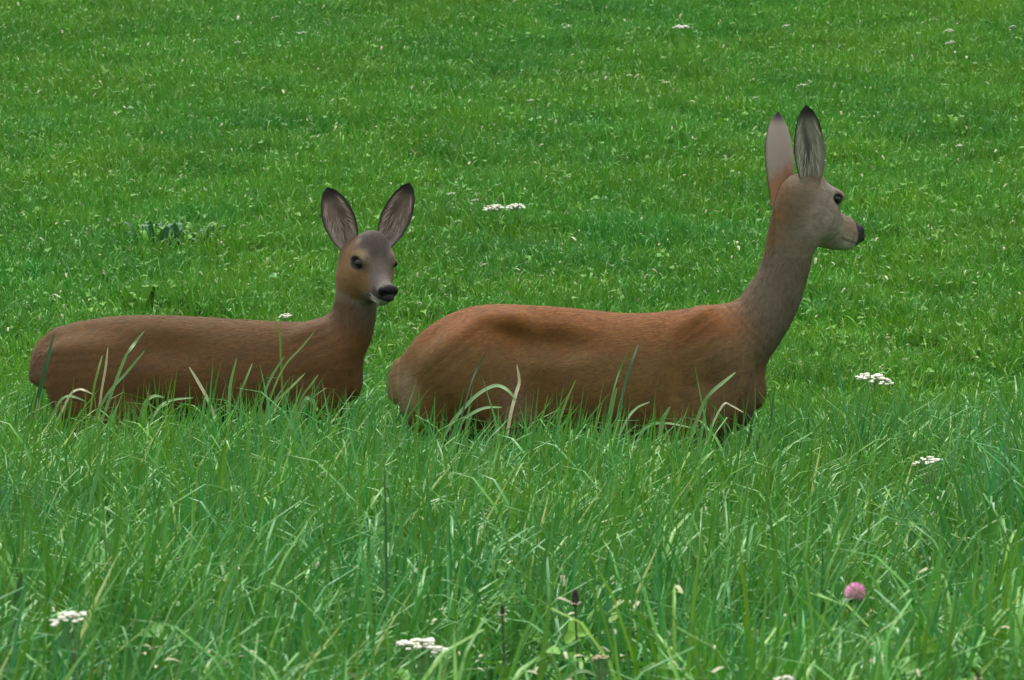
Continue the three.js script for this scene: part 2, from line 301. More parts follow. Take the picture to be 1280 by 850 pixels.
function earGeometry(root, tip, open, width, colors, toLocal, wide = 0) {          // a cupped leaf with an inner and an outer skin
  const b = new THREE.Vector3(...root), a = new THREE.Vector3(...tip).sub(b), L = a.length(); a.normalize();
  const n = new THREE.Vector3(...open); n.addScaledVector(a, -n.dot(a)).normalize(); const s = new THREE.Vector3().crossVectors(a, n);
  const NU = 26, NV = 18, pos = [], col = [], idx = [];
  for (const skin of [0, 1]) for (let i = 0; i <= NU; i++) for (let j = 0; j <= NV; j++) {
    const u = i / NU, v = j / NV * 2 - 1, A = mix(1.6, 0.8, Math.sqrt(u)), W = width * Math.max(earWidth(u), mix(wide, 1, Math.min(1, u / 0.45)) * (u < 0.45 ? 1 : 0)), R = W / Math.sin(A), f = v * A;
    const th = skin ? 3.2 * (1 - 0.85 * v * v) * (1 - 0.5 * u) : 0;
    const p = b.clone().addScaledVector(a, L * u).addScaledVector(s, (R + th) * Math.sin(f)).addScaledVector(n, R - (R + th) * Math.cos(f) - 5 * Math.sin(Math.PI * u) - 0.12 * L * u * u * 0.3);
    pos.push(...toLocal(p.x, p.y, p.z)); col.push(...colors(u, v, skin));
  }
  const row = NV + 1, S = (NU + 1) * row;
  for (let i = 0; i < NU; i++) for (let j = 0; j < NV; j++) { const q = i * row + j; idx.push(q, q + 1, q + row + 1, q, q + row + 1, q + row, S + q, S + q + row + 1, S + q + 1, S + q, S + q + row, S + q + row + 1); }
  for (let i = 0; i < NU; i++) for (const j of [0, NV]) { const q = i * row + j, e = q + row; if (j) idx.push(q, S + q, S + e, q, S + e, e); else idx.push(q, S + e, S + q, q, e, S + e); }
  for (let j = 0; j < NV; j++) { const q = NU * row + j; idx.push(q, S + q, S + q + 1, q, S + q + 1, q + 1); }
  const g = new THREE.BufferGeometry(); g.setAttribute('position', new THREE.Float32BufferAttribute(pos, 3)); g.setAttribute('color', new THREE.Float32BufferAttribute(col.map((c) => 0.68 * c), 3)); g.setIndex(idx); g.computeVertexNormals(); return g;
}
function earHairs(ear, root, tip, open, width, seed, toLocal, tone) {        // pale strands inside the ear
  const b = new THREE.Vector3(...root), a = new THREE.Vector3(...tip).sub(b), L = a.length(); a.normalize(); const n = new THREE.Vector3(...open); n.addScaledVector(a, -n.dot(a)).normalize();
  const s = new THREE.Vector3().crossVectors(a, n), r = rng(seed), parts = [], put = (u, v, up) => { const W = width * earWidth(u) * v; return new THREE.Vector3(...toLocal(...b.clone().addScaledVector(a, L * u).addScaledVector(s, W).addScaledVector(n, up + 5 * v * v - 4 * Math.sin(Math.PI * u)).toArray())); };
  for (let k = 0; k < 110; k++) {
    const edge = r() < 0.6, side = r() < 0.5 ? -1 : 1, u = edge ? 0.2 + 0.55 * r() : 0.18 + 0.3 * r(), v = edge ? side * (0.72 + 0.15 * r()) : (r() - 0.5) * 1.2, l = 0.08 + 0.1 * r(), q = 0.6 + 0.8 * r();
    parts.push(ribbon([put(u, v, 1.5), put(u + l * 0.5, v * 0.82, 3), put(u + l, v * (0.5 + 0.3 * r()), 3.2)], 0.0014, new THREE.Vector3(s.x, s.y, s.z), tone.map((c) => c * q), { taper: 0.2 }));
  }
  const h = mesh('ear_hair', mergeGeometries(parts), hairMat, ear); h.userData.kind = 'stuff';
}
const coat = new THREE.MeshPhysicalMaterial({ vertexColors: true, roughness: 0.9, sheen: 0.1, sheenRoughness: 0.6, sheenColor: new THREE.Color(0.5, 0.45, 0.4) });
const hairMat = new THREE.MeshPhysicalMaterial({ vertexColors: true, roughness: 0.75, side: THREE.DoubleSide });
const eyeMat = new THREE.MeshPhysicalMaterial({ color: new THREE.Color(0.008, 0.006, 0.005), roughness: 0.04, specularIntensity: 0.5 });
const noseMat = new THREE.MeshPhysicalMaterial({ color: new THREE.Color(0.005, 0.005, 0.0055), roughness: 0.5, specularIntensity: 0.3 });
const hairGeo = (() => { // one hair lock, 1 long along z, lying in y = 0 and lifting at its tip
  const g = new THREE.BufferGeometry(); g.setAttribute('position', new THREE.Float32BufferAttribute([-0.5, 0, 0, 0.5, 0, 0, -0.12, 0.03, 1, 0.12, 0.03, 1], 3)); g.setAttribute('normal', new THREE.Float32BufferAttribute([0, 1, 0, 0, 1, 0, 0, 1, 0, 0, 1, 0], 3)); g.setIndex([0, 2, 1, 1, 2, 3]); return g;
})();
function buildDeer(D, root) {   // D: {unit, x0, field, lo, hi, color, flow, hairs}
  const m = D.unit, toLocal = (x, y, z) => [(x - D.x0) * m, y * m, z * m];
  const { pos, idx } = surface(D.field, D.lo, D.hi, 2.1), n = pos.length / 3, P = new Float32Array(n * 3), Nn = new Float32Array(n * 3), C = new Float32Array(n * 3);
  for (let i = 0; i < n; i++) {
    const x = pos[3 * i], y = pos[3 * i + 1], z = pos[3 * i + 2];
    P.set(toLocal(x, y, z), 3 * i); Nn.set(gradient(D.field, x, y, z), 3 * i); C.set(D.color(x, y, z), 3 * i);
  }
  const g = new THREE.BufferGeometry(); g.setAttribute('position', new THREE.BufferAttribute(P, 3)); g.setAttribute('normal', new THREE.BufferAttribute(Nn, 3)); g.setAttribute('color', new THREE.BufferAttribute(C, 3)); g.setIndex(idx);
  mesh('body', g, coat, root);
  // the coat: short hairs lying along the flow, rooted evenly over the surface
  const r = rng(D.seed), areas = new Float32Array(idx.length / 3); let total = 0;
  const A = new THREE.Vector3(), B = new THREE.Vector3(), Cc = new THREE.Vector3();
  for (let t = 0; t < areas.length; t++) { A.fromArray(pos, 3 * idx[3 * t]); B.fromArray(pos, 3 * idx[3 * t + 1]).sub(A); Cc.fromArray(pos, 3 * idx[3 * t + 2]).sub(A); total += B.cross(Cc).length(); areas[t] = total; }
  const im = new Joined(hairGeo, hairMat, D.hairs);
  const X = new THREE.Vector3(), Y = new THREE.Vector3(), Z = new THREE.Vector3(), mat = new THREE.Matrix4(), c = new THREE.Color();
  for (let h = 0; h < D.hairs; h++) {
    const q = r() * total; let a = 0, b = areas.length - 1; while (a < b) { const s = (a + b) >> 1; if (areas[s] < q) a = s + 1; else b = s; }
    let u = r(), v = r(); if (u + v > 1) { u = 1 - u; v = 1 - v; }
    const i0 = 3 * idx[3 * a], i1 = 3 * idx[3 * a + 1], i2 = 3 * idx[3 * a + 2], w = 1 - u - v;
    const x = pos[i0] * w + pos[i1] * u + pos[i2] * v, y = pos[i0 + 1] * w + pos[i1 + 1] * u + pos[i2 + 1] * v, z = pos[i0 + 2] * w + pos[i1 + 2] * u + pos[i2 + 2] * v;
    Y.set(Nn[i0] * w + Nn[i1] * u + Nn[i2] * v, Nn[i0 + 1] * w + Nn[i1 + 1] * u + Nn[i2 + 1] * v, Nn[i0 + 2] * w + Nn[i1 + 2] * u + Nn[i2 + 2] * v).normalize();
    const [fx, fy, fz, len] = D.flow(x, y, z); Z.set(fx + 0.3 * (r() - 0.5), fy + 0.3 * (r() - 0.5), fz + 0.3 * (r() - 0.5)); Z.addScaledVector(Y, -Z.dot(Y)).normalize().addScaledVector(Y, r() < 0.12 ? 0.16 + 0.2 * r() : 0.04 + 0.07 * r()).normalize();
    X.crossVectors(Y, Z).normalize(); const nx = Y.x, ny = Y.y, nz = Y.z; Y.crossVectors(Z, X);
    const l = len * m * (0.7 + 0.6 * r()), wd = 0.0011 * (0.6 + 0.8 * r()) * Math.min(1, 0.35 + len / 9);
    mat.makeBasis(X.multiplyScalar(wd), Y.multiplyScalar(l), Z.multiplyScalar(l)); mat.setPosition((x - D.x0) * m, y * m, z * m); im.setMatrixAt(h, mat); im.lean(h, nx + 0.7 * Y.x, ny + 0.7 * Y.y, nz + 0.7 * Y.z);
    const k = (0.76 + 0.48 * r()) * (r() < 0.06 ? 0.45 : 1), cc = D.color(x, y, z); im.setColorAt(h, c.setRGB(cc[0] * k, cc[1] * k, cc[2] * k));
  }
  const fur = im.done('fur'); fur.userData.kind = 'stuff'; root.add(fur);
  return toLocal;
}
const lerp3 = (a, b, t) => [mix(a[0], b[0], t), mix(a[1], b[1], t), mix(a[2], b[2], t)];
function addEye(root, F, c, r, m, toLocal, tilt) {
  const e = mesh('eye', new THREE.SphereGeometry(r * m, 24, 16), eyeMat, root), v = (a) => new THREE.Vector3(...F.dir(...a)); // slightly almond-shaped, long along the face
  e.matrixAutoUpdate = true; e.position.set(...toLocal(...F.out(...c))); e.quaternion.setFromRotationMatrix(new THREE.Matrix4().makeBasis(v([0.97, tilt, 0]), v([-tilt, 0.97, 0]), v([0, 0, 1]))); e.scale.set(1.16, 0.94, 1); return e;
}
function noseGeometry(F, c, [rx, ry, rz], toLocal) {                     // rounded pad, broader above, with two nostrils
  const g = new THREE.SphereGeometry(1, 32, 24), p = g.attributes.position;
  for (let i = 0; i < p.count; i++) {
    let x = p.getX(i), y = p.getY(i), z = p.getZ(i); const wide = 1 + 0.18 * y;
    let dent = 0; for (const s of [-1, 1]) dent += Math.exp(-(((z - 0.52 * s) / 0.2) ** 2 + ((y - 0.0) / 0.22) ** 2)) * (x > 0 ? 1 : 0);
    x -= 0.4 * dent; x -= 0.12 * Math.exp(-((z / 0.1) ** 2)) * (y < 0 && x > 0 ? 1 : 0);
    p.setXYZ(i, ...toLocal(...F.out(c[0] + x * rx, c[1] + y * ry, c[2] + z * rz * wide)));
  }
  g.computeVertexNormals(); return g;
}

// ---- the doe. Drawn in units of 1.957 mm: x as in the photograph, y upwards from the ground
{
  const G = 745, D0 = 13.7, unit = D0 / FOCAL / Math.cos(PITCH) * 1.0, Y = (py) => G - py;
  const torso = slices([[499, 452, 505, 14], [510, 433, 532, 26], [530, 411, 548, 35], [560, 392, 550, 41], [590, 381.5, 548, 44], [625, 378.5, 540, 43], [665, 380, 537, 42], [700, 382, 541, 45], [740, 386, 547, 50], [780, 389.5, 553, 52], [820, 388.5, 556, 49], [860, 384, 556, 43], [890, 384, 551, 37], [915, 398, 540, 32], [934, 424, 529, 26], [944, 453, 510, 14]].map((r) => [r[0], Y(r[1]), Y(r[2]), r[3]]), 0.16);
  const L = (rows, s) => limb(rows.map((r) => [r[0], Y(r[1]), r[2] * s, r[3], r[4]]));
  const neck = limb([[905, 437, 0, 44, 32], [930, 418, 0, 42, 30], [950, 396, 0, 37, 27], [966, 370, 0, 34, 25], [977, 345, 0, 31, 24], [984, 320, 0, 30, 24], [988, 292, 0, 29, 25], [991, 265, 0, 26, 25], [996, 243, 0, 22, 22]].map((r) => [r[0], Y(r[1]), r[2], r[3], r[4]]), 3);
  const F = headFrame([1003, Y(252), -2], 38 * Math.PI / 180, 20 * Math.PI / 180);
  const headS = slices([[-16, 30, -22, 17], [0, 43, -38, 26], [12, 42, -45, 28], [25, 36, -46, 29], [38, 27, -44, 26.5], [50, 14, -42, 21], [62, 8.5, -40, 16.5], [76, 8, -36.5, 15.5], [88, 5.5, -33, 14.5], [97, 2, -26, 12.5], [102, -2, -18, 9]], 0.0);
  const bits = [L([[570, 432, 30, 48, 22], [594, 462, 40, 45, 20], [620, 500, 42, 31, 17], [632, 524, 39, 22, 15]], 1), L([[575, 430, 24, 52, 20], [595, 462, 30, 50, 19], [608, 500, 32, 38, 17], [610, 520, 32, 27, 15]], -1)];
  const shoulder = [1, -1].map((s) => L([[870, 402, 22, 24, 14], [896, 438, 34, 29, 15], [908, 474, 32, 25, 16], [890, 514, 33, 25, 14], [866, 535, 24, 22, 12]], s));
  const legs = [
    L([[640, 515, 30, 26, 15], [622, 550, 29, 21, 13], [594, 600, 27, 12, 9], [583, 622, 26, 11, 8], [588, 660, 26, 7.5, 6.5], [594, 706, 26, 7.5, 7], [600, 726, 26, 7, 7], [608, 739, 26, 8, 7]], 1),
    L([[610, 515, 30, 26, 15], [580, 550, 29, 20, 13], [548, 600, 27, 12, 9], [536, 622, 26, 11, 8], [541, 660, 26, 7.5, 6.5], [547, 706, 26, 7.5, 7], [553, 726, 26, 7, 7], [561, 739, 26, 8, 7]], -1),
    L([[862, 530, 23, 25, 13], [848, 556, 22, 15, 10], [836, 578, 21, 11, 8.5], [832, 592, 21, 9, 8], [828, 650, 21, 6.5, 6], [824, 704, 21, 7, 6.5], [830, 726, 21, 7, 6.5], [838, 739, 21, 8, 7]], 1),
    L([[885, 530, 23, 25, 13], [892, 560, 22, 16, 10], [896, 590, 21, 11, 8.5], [897, 606, 21, 9, 8], [898, 660, 21, 6.5, 6], [899, 708, 21, 7, 6.5], [905, 727, 21, 7, 6.5], [912, 739, 21, 8, 7]], -1)];
  const hollow = [1, -1].map((s) => ball(682, Y(425), s * 52, 54, 20, 29));
  const grooves = [1, -1].flatMap((s) => [ball(678, Y(500), s * 53, 17, 46, 15), ball(846, Y(470), s * 54, 14, 46, 14)]), hip = [1, -1].map((s) => ball(628, Y(396), s * 25, 26, 12, 15));
  const tail = ball(500, Y(466), 0, 7.5, 16, 9);
  const brow = [1, -1].map((s) => ball(34, 22.5, s * 17.5, 13, 8, 9)), cheek = [1, -1].map((s) => ball(18, -14, s * 18, 20, 24, 11));
  const mouth = (x, y, z) => Math.max(Math.abs(y + 23 + (x - 80) * -0.06) - 0.6, 62 - x, 11 - Math.abs(z));
  const sockets = [1, -1].map((s) => ball(33, 17, s * 27.5, 7.6, 5.8, 6));
  const head = (x, y, z) => {
    const [a, b, c] = F.in(x, y, z); let d = headS(a, b, c); if (d > 30) return d;
    for (const k of brow) d = smin(d, k(a, b, c), 8); for (const k of cheek) d = smin(d, k(a, b, c), 10); for (const k of sockets) d = smax(d, -k(a, b, c), 4);
    return d;
  };
  const field = (x, y, z) => {
    let d = torso(x, y, z); if (x > 560 && x < 760) for (const h of hollow) d = smax(d, -h(x, y, z), 14);
    if (x > 580 && x < 900) { for (const h of grooves) d = smax(d, -h(x, y, z), 16); if (x < 680) for (const h of hip) d = smin(d, h(x, y, z), 12); }
    if (x < 720) { for (const b of bits) d = smin(d, b(x, y, z), 16); d = smin(d, tail(x, y, z), 10); }
    if (x > 780) { for (const b of shoulder) d = smin(d, b(x, y, z), 16); d = smin(d, neck(x, y, z), 17); }
    for (const b of legs) d = smin(d, b(x, y, z), 12);
    return x > 930 && y > Y(360) ? smin(d, head(x, y, z), 14) : d;
  };
  const color = (x, y, z) => {
    const py = G - y, nz = n3(x * 0.035, y * 0.05, z * 0.05), fine = n3(x * 0.16, y * 0.22, z * 0.2);
    const back = [0.345, 0.118, 0.013], flank = [0.24, 0.124, 0.022], grey = [0.215, 0.165, 0.106], cream = [0.4, 0.28, 0.14];
    let c = lerp3(back, flank, smooth(392, 455, py + 16 * nz));
    c = lerp3(c, [0.235, 0.145, 0.055], 0.8 * smooth(840, 930, x) * smooth(395, 440, py));
    c = lerp3(c, [0.28, 0.17, 0.085], 0.7 * smooth(32, 8, Math.hypot((x - 645) * 1.1, (py - 505) * 0.6)));
    c = lerp3(c, cream, smooth(30, 10, Math.hypot(x - 505, (py - 488) * 0.8) + 5 * fine));
    c = lerp3(c, [0.38, 0.24, 0.12], 0.5 * smooth(520, 495, x) * smooth(440, 460, py));
    // neck: grey sides, reddish nape and withers
    const nape = mix(884, 960, smooth(392, 250, py)), onNeck = smooth(885, 965, x + 0.55 * (395 - py) + 10 * nz) * smooth(485, 425, py);
    const side = smooth(6, 46, x - nape - 8 * nz - 5 * fine - 16 * smooth(330, 420, py));
    if (x > 870 && py < 480) c = lerp3(c, lerp3([0.23, 0.115, 0.032], grey, side), onNeck);
    const [a, b, e] = F.in(x, y, z);
    if (py < 330 && x > 950 && a > -30) {
      const h = smooth(-16, 6, a) * smooth(-58, -40, b); let f = [0.35, 0.28, 0.225]; f = lerp3(f, [0.25, 0.195, 0.145], 0.7 * smooth(0.1, 0.6, n3(a * 0.07, b * 0.07, e * 0.07)));
      f = lerp3(f, [0.30, 0.2, 0.11], smooth(26, 40, b));                                        // brown crown and brow
      f = lerp3(f, [0.27, 0.135, 0.055], 0.85 * smooth(8, -6, a) * smooth(6, 22, b + 6 * fine));
      f = lerp3(f, [0.46, 0.33, 0.2], 0.8 * smooth(14, 5, Math.hypot(a - 44, b - 22)));          // pale brow
      f = lerp3(f, [0.3, 0.19, 0.1], 0.7 * smooth(58, 68, a) * smooth(-20, -8, b));                // brown bridge
      f = lerp3(f, [0.03, 0.025, 0.02], smooth(9, 6.5, Math.hypot((a - 33) * 0.9, b - 17)) * (Math.abs(e) > 12 ? 1 : 0));
      f = lerp3(f, [0.62, 0.55, 0.45], smooth(-18, -23, b) * smooth(64, 78, a));                 // pale chin and lip
      f = lerp3(f, [0.5, 0.42, 0.32], 0.7 * smooth(-34, -40, b) * smooth(20, 40, a));
      f = lerp3(f, [0.04, 0.033, 0.028], 0.7 * smooth(2.4, 1.0, Math.abs(b + 23 + (a - 80) * -0.06)) * smooth(60, 66, a));
      f = lerp3(f, [0.012, 0.011, 0.011], smooth(86, 91, a + 0.35 * b + 4) * smooth(-27, -22, b));
      c = lerp3(c, f, h);
    }
    const k = 0.53 * (1 + 0.10 * fine + 0.09 * nz + 0.08 * n3(x * 0.08, y * 0.1, z * 0.1)); return [c[0] * k, c[1] * k, c[2] * k];
  };
  const flow = (x, y, z) => {
    const py = G - y;
    if (py < 315 && x > 968) { const v = F.dir(-1, -0.15, 0); return [v[0], v[1], v[2], 3.2]; }
    const t = smooth(890, 940, x) * smooth(440, 390, py); return [mix(-1, -0.35, t), mix(-0.42, -1, t) + 0.35 * n3(x * 0.02, y * 0.02, z * 0.03), 0.2 * n3(x * 0.02 + 9, y * 0.02, z * 0.03), 6];
  };
  const p = at(718, G, D0), doe = base('roe_deer_doe', p.x, 0, -D0);
  const toLocal = buildDeer({ unit, x0: 718, field, lo: [474, -4, -66], hi: [1092, Y(196), 62], color, flow, hairs: 170000, seed: 71 }, doe);
  addEye(doe, F, [33, 17, 20.8], 5.6, unit, toLocal, 0.05); addEye(doe, F, [33, 17, -20.8], 5.6, unit, toLocal, 0.05);
  mesh('nose', noseGeometry(F, [96.5, -8, 0], [8.5, 13, 12], toLocal), noseMat, doe);
  const rim = (u, v) => smooth(0.74, 0.93, Math.max(Math.abs(v), u * 1.02 - 0.02));
  const e1 = mesh('ear', earGeometry([1012, Y(242), 3], [1006, Y(130), 24], [0.2, -0.05, 0.97], 20, (u, v, skin) => {
    if (skin) return lerp3([0.26, 0.2, 0.15], [0.02, 0.017, 0.015], smooth(0.86, 0.98, Math.max(Math.abs(v), u)));
    const streak = 0.8 * smooth(0.28, 0.05, Math.abs(v + 0.12 + 0.15 * Math.sin(u * 9))) * smooth(0.1, 0.3, u) * smooth(0.95, 0.7, u), nz = n3(u * 9, v * 3, 3);
    return lerp3(lerp3(lerp3([0.23, 0.18, 0.135], [0.27 + 0.05 * nz, 0.255 + 0.05 * nz, 0.215 + 0.04 * nz], smooth(0.12, 0.4, u)), [0.05, 0.045, 0.04], streak), [0.02, 0.018, 0.016], rim(u, v) * (v < 0.3 || u > 0.7 ? 1 : 0.25));
  }, toLocal), coat, doe);
  mesh('ear', earGeometry([981, Y(254), -6], [971, Y(140), -34], [-0.35, 0.05, -0.93], 19.5, (u, v, skin) => {
    const nz = n3(u * 7, v * 3, 8);
    return skin ? lerp3(lerp3([0.3, 0.15, 0.07], [0.31 + 0.03 * nz, 0.255, 0.215], smooth(0.26, 0.5, u + 0.08 * nz + 0.12 * v)), [0.02, 0.017, 0.015], smooth(0.84, 0.97, Math.max(Math.abs(v), u))) : [0.3, 0.27, 0.23];
  }, toLocal, 0.72), coat, doe);
  earHairs(e1, [1012, Y(242), 3], [1006, Y(130), 24], [0.2, -0.05, 0.97], 20, 7, toLocal, [0.3, 0.28, 0.23]);
  tag(doe, 'red-brown adult roe deer at right walking in the grass, grey neck raised, looking right', 'deer');
}

// ---- the fawn. Drawn in units of 2.03 mm
{
  const G = 718, D0 = 14.2, unit = D0 / FOCAL / Math.cos(PITCH), Y = (py) => G - py;
  const torso = slices([[60, 426, 486, 12], [70, 413, 500, 22], [90, 403.5, 512, 30], [115, 398.5, 520, 35], [150, 394, 524, 37], [190, 392.8, 524, 37], [240, 394.5, 527, 40], [290, 397.5, 530, 42], [340, 400.5, 530, 40], [378, 402, 529, 36], [405, 406, 527, 32], [424, 424, 520, 28], [437, 446, 500, 17]].map((r) => [r[0], Y(r[1]), Y(r[2]), r[3]]), 0.14);
  const L = (rows, s) => limb(rows.map((r) => [r[0], Y(r[1]), r[2] * s, r[3], r[4]]));
  const neck = limb([[402, 456, 0, 38, 28], [421, 437, 1, 34, 27], [436, 414, 2, 31, 25], [444, 390, 4, 27.5, 24], [446, 368, 6, 25.5, 23], [446, 345, 8, 25, 23], [448, 322, 9, 23, 22]].map((r) => [r[0], Y(r[1]), r[2], r[3], r[4]]), 3);
  const F = headFrame([458, Y(328), 12], -62 * Math.PI / 180, 26 * Math.PI / 180);
  const headS = slices([[-16, 32, -20, 17], [-4, 45, -32, 26], [6, 48, -37, 29.5], [16, 42, -38, 30], [26, 32, -36, 27.5], [36, 20, -33, 21], [47, 12.5, -29, 16], [57, 9.5, -25.5, 14], [65, 7, -22, 13], [72, 3, -16, 10.5], [76, -1, -11, 7]], 0);
  const thigh = [1, -1].map((s) => L([[106, 440, 20, 46, 18], [108, 470, 26, 46, 17], [116, 502, 28, 42, 15], [130, 530, 26, 32, 13]], s));
  const shoulder = [1, -1].map((s) => L([[390, 418, 17, 20, 12], [404, 446, 26, 25, 13], [408, 464, 25, 20, 13], [396, 502, 25, 20, 12]], s));
  const legs = [
    L([[160, 510, 25, 22, 13], [142, 545, 24, 16, 11], [118, 590, 22, 10, 8], [110, 608, 21, 9, 7], [114, 645, 21, 6.5, 6], [118, 682, 21, 6.5, 6], [124, 700, 21, 6, 6], [131, 712, 21, 7, 6]], 1),
    L([[150, 510, 25, 22, 13], [124, 545, 24, 16, 11], [96, 590, 22, 10, 8], [88, 608, 21, 9, 7], [92, 645, 21, 6.5, 6], [96, 682, 21, 6.5, 6], [102, 700, 21, 6, 6], [109, 712, 21, 7, 6]], -1),
    L([[392, 500, 19, 21, 12], [396, 540, 18, 13, 9], [412, 572, 18, 9, 7.5], [412, 590, 18, 8, 7], [412, 640, 18, 6, 5.5], [412, 684, 18, 6.5, 6], [417, 701, 18, 6, 6], [424, 712, 18, 7, 6]], 1),
    L([[404, 500, 19, 20, 12], [416, 540, 18, 13, 9], [434, 572, 18, 9, 7.5], [435, 590, 18, 8, 7], [436, 640, 18, 6, 5.5], [437, 684, 18, 6.5, 6], [442, 701, 18, 6, 6], [449, 712, 18, 7, 6]], -1)];
  const tail = L([[76, 424, 0, 11, 10], [60, 437, 0, 11, 10], [50, 455, 0, 9, 9], [48, 470, 0, 6, 7]], 1), hollow = [1, -1].map((s) => ball(208, Y(430), s * 52, 40, 19, 20));
  const brow = [1, -1].map((s) => ball(24, 19, s * 17.5, 12, 10, 7.6)), sockets = [1, -1].map((s) => ball(24.5, 15, s * 28, 9, 6.2, 6.4)), cheek = [1, -1].map((s) => ball(14, -12, s * 19, 15, 19, 12));
  const mouth = (x, y, z) => Math.max(Math.abs(y + 16.5) - 0.7, 48 - x, 9 - Math.abs(z));
  const head = (x, y, z) => {
    const [a, b, c] = F.in(x, y, z); let d = headS(a, b, c); if (d > 30) return d;
    for (const k of brow) d = smin(d, k(a, b, c), 8); for (const k of cheek) d = smin(d, k(a, b, c), 10); for (const k of sockets) d = smax(d, -k(a, b, c), 4);
    return smax(d, -mouth(a, b, c), 1.5);
  };
  const field = (x, y, z) => {
    let d = torso(x, y, z); if (x > 130 && x < 300) for (const h of hollow) d = smax(d, -h(x, y, z), 20);
    if (x < 240) { for (const b of thigh) d = smin(d, b(x, y, z), 16); d = smin(d, tail(x, y, z), 12); }
    if (x > 320) { for (const b of shoulder) d = smin(d, b(x, y, z), 16); d = smin(d, neck(x, y, z), 17); }
    for (const b of legs) d = smin(d, b(x, y, z), 12);
    return x > 395 && y > Y(420) ? smin(d, head(x, y, z), 12) : d;
  };
  const color = (x, y, z) => {
    const py = G - y, nz = n3(x * 0.035 + 50, y * 0.05, z * 0.05), fine = n3(x * 0.16, y * 0.22, z * 0.2 + 30);
    let c = lerp3([0.255, 0.11, 0.014], [0.2, 0.096, 0.017], smooth(-0.5, 0.6, nz + 0.4 * fine));
    c = lerp3(c, [0.4, 0.2, 0.11], 0.85 * smooth(76, 52, x + 6 * fine) * smooth(418, 440, py));
    const up = smooth(425, 380, py) * smooth(385, 415, x); c = lerp3(c, [0.215, 0.12, 0.052], up);
    c = lerp3(c, [0.2, 0.155, 0.1], 0.8 * up * smooth(436, 456, x + 5 * nz) * smooth(372, 400, py + 20));
    const [a, b, e] = F.in(x, y, z);
    if (py < 385 && x > 405 && a > -26) {
      const h = smooth(-14, 2, a) * smooth(-46, -34, b); let f = [0.35, 0.185, 0.07];
      const top = smooth(14, 25, b - 0.3 * Math.max(0, Math.abs(e) - 14) + 0.2 * a);
      f = lerp3(f, [0.115, 0.085, 0.07], top * smooth(30, 18, Math.abs(e)));                    // dark grey-brown forehead
      f = lerp3(f, [0.42, 0.26, 0.12], 0.75 * smooth(8, 3, Math.hypot((a - 22) * 0.6, b - 25)) * smooth(10, 16, Math.abs(e)));
      f = lerp3(f, [0.215, 0.17, 0.14], smooth(26, 36, a) * smooth(19, 12, Math.abs(e)));         // grey bridge
      f = lerp3(f, [0.34, 0.3, 0.26], 0.8 * smooth(58, 64, a) * smooth(-10, -2, b));               // pale band over the nose
      f = lerp3(f, [0.3, 0.25, 0.2], 0.7 * smooth(-30, -36, b));
      f = lerp3(f, [0.02, 0.017, 0.015], smooth(9.4, 7.6, Math.hypot((a - 24) * 0.85, b - 15)) * (Math.abs(e) > 12 ? 1 : 0));
      f = lerp3(f, [0.36, 0.26, 0.17], 0.55 * smooth(2.2, 0.8, Math.abs(Math.hypot((a - 24) * 0.85, b - 15) - 11)) * (Math.abs(e) > 13 ? 1 : 0));
      f = lerp3(f, [0.42, 0.3, 0.18], 0.6 * smooth(5, 2, Math.hypot(a - 7, b - 36)) * (e > 14 ? 1 : 0));
      f = lerp3(f, [0.05, 0.04, 0.034], 0.9 * smooth(54, 60, a) * smooth(2, -4, b) * smooth(-13, -10, b));
      f = lerp3(f, [0.85, 0.83, 0.8], smooth(-10, -12.5, b) * smooth(50, 58, a));
      f = lerp3(f, [0.02, 0.018, 0.018], smooth(69, 72, a) * smooth(-11, -8, b));
      c = lerp3(c, f, h);
    }
    const k = 0.47 * (1 + 0.10 * fine + 0.09 * nz + 0.08 * n3(x * 0.08, y * 0.1, z * 0.1)); return [c[0] * k, c[1] * k, c[2] * k];
  };
  const flow = (x, y, z) => {
    const py = G - y;
    if (py < 372 && x > 412) { const v = F.dir(-1, 0.05, 0); return [v[0], v[1], v[2], 3]; }
    const t = smooth(385, 425, x) * smooth(440, 400, py); return [mix(-1, -0.3, t), mix(-0.42, -1, t), 0.2 * n3(x * 0.02 + 9, y * 0.02, z * 0.03), x < 75 ? 9 : 5.6];
  };
  const p = at(250, G, D0), fawn = base('roe_deer_fawn', p.x, 0, -D0);
  const toLocal = buildDeer({ unit, x0: 250, field, lo: [26, -4, -56], hi: [512, Y(256), 96], color, flow, hairs: 150000, seed: 72 }, fawn);
  addEye(fawn, F, [24.5, 15, 20.6], 6.9, unit, toLocal, 0.24); addEye(fawn, F, [27, 15.5, -22.3], 6.6, unit, toLocal, 0.24);
  mesh('nose', noseGeometry(F, [70.5, -0.5, 0], [7, 9, 13.5], toLocal), noseMat, fawn);
  const ear = (off) => (u, v, skin) => {
    if (skin) return lerp3([0.2, 0.12, 0.06], [0.02, 0.016, 0.014], smooth(0.84, 0.97, Math.max(Math.abs(v), u)));
    const nz = n3(u * 8 + off, v * 3, 5), streak = 0.65 * smooth(0.3, 0.05, Math.abs(v - 0.05 + 0.25 * Math.sin(u * 7 + off))) * smooth(0.1, 0.25, u) * smooth(0.9, 0.6, u);
    return lerp3(lerp3(lerp3([0.3, 0.25, 0.21], [0.2 + 0.03 * nz, 0.145 + 0.03 * nz, 0.115 + 0.02 * nz], smooth(0.12, 0.5, u + 0.1 * nz)), [0.06, 0.045, 0.037], streak), [0.02, 0.016, 0.014], smooth(0.72, 0.94, Math.max(Math.abs(v), u * 1.02 - 0.01)));
  };
  const le = mesh('ear', earGeometry([441, Y(318), 4], [411, Y(233), 6], [0.1, -0.05, 0.98], 20.5, ear(1), toLocal), coat, fawn);
  const re = mesh('ear', earGeometry([476, Y(314), -4], [514, Y(228), -4], [0.2, -0.05, 0.97], 19, ear(4), toLocal), coat, fawn);
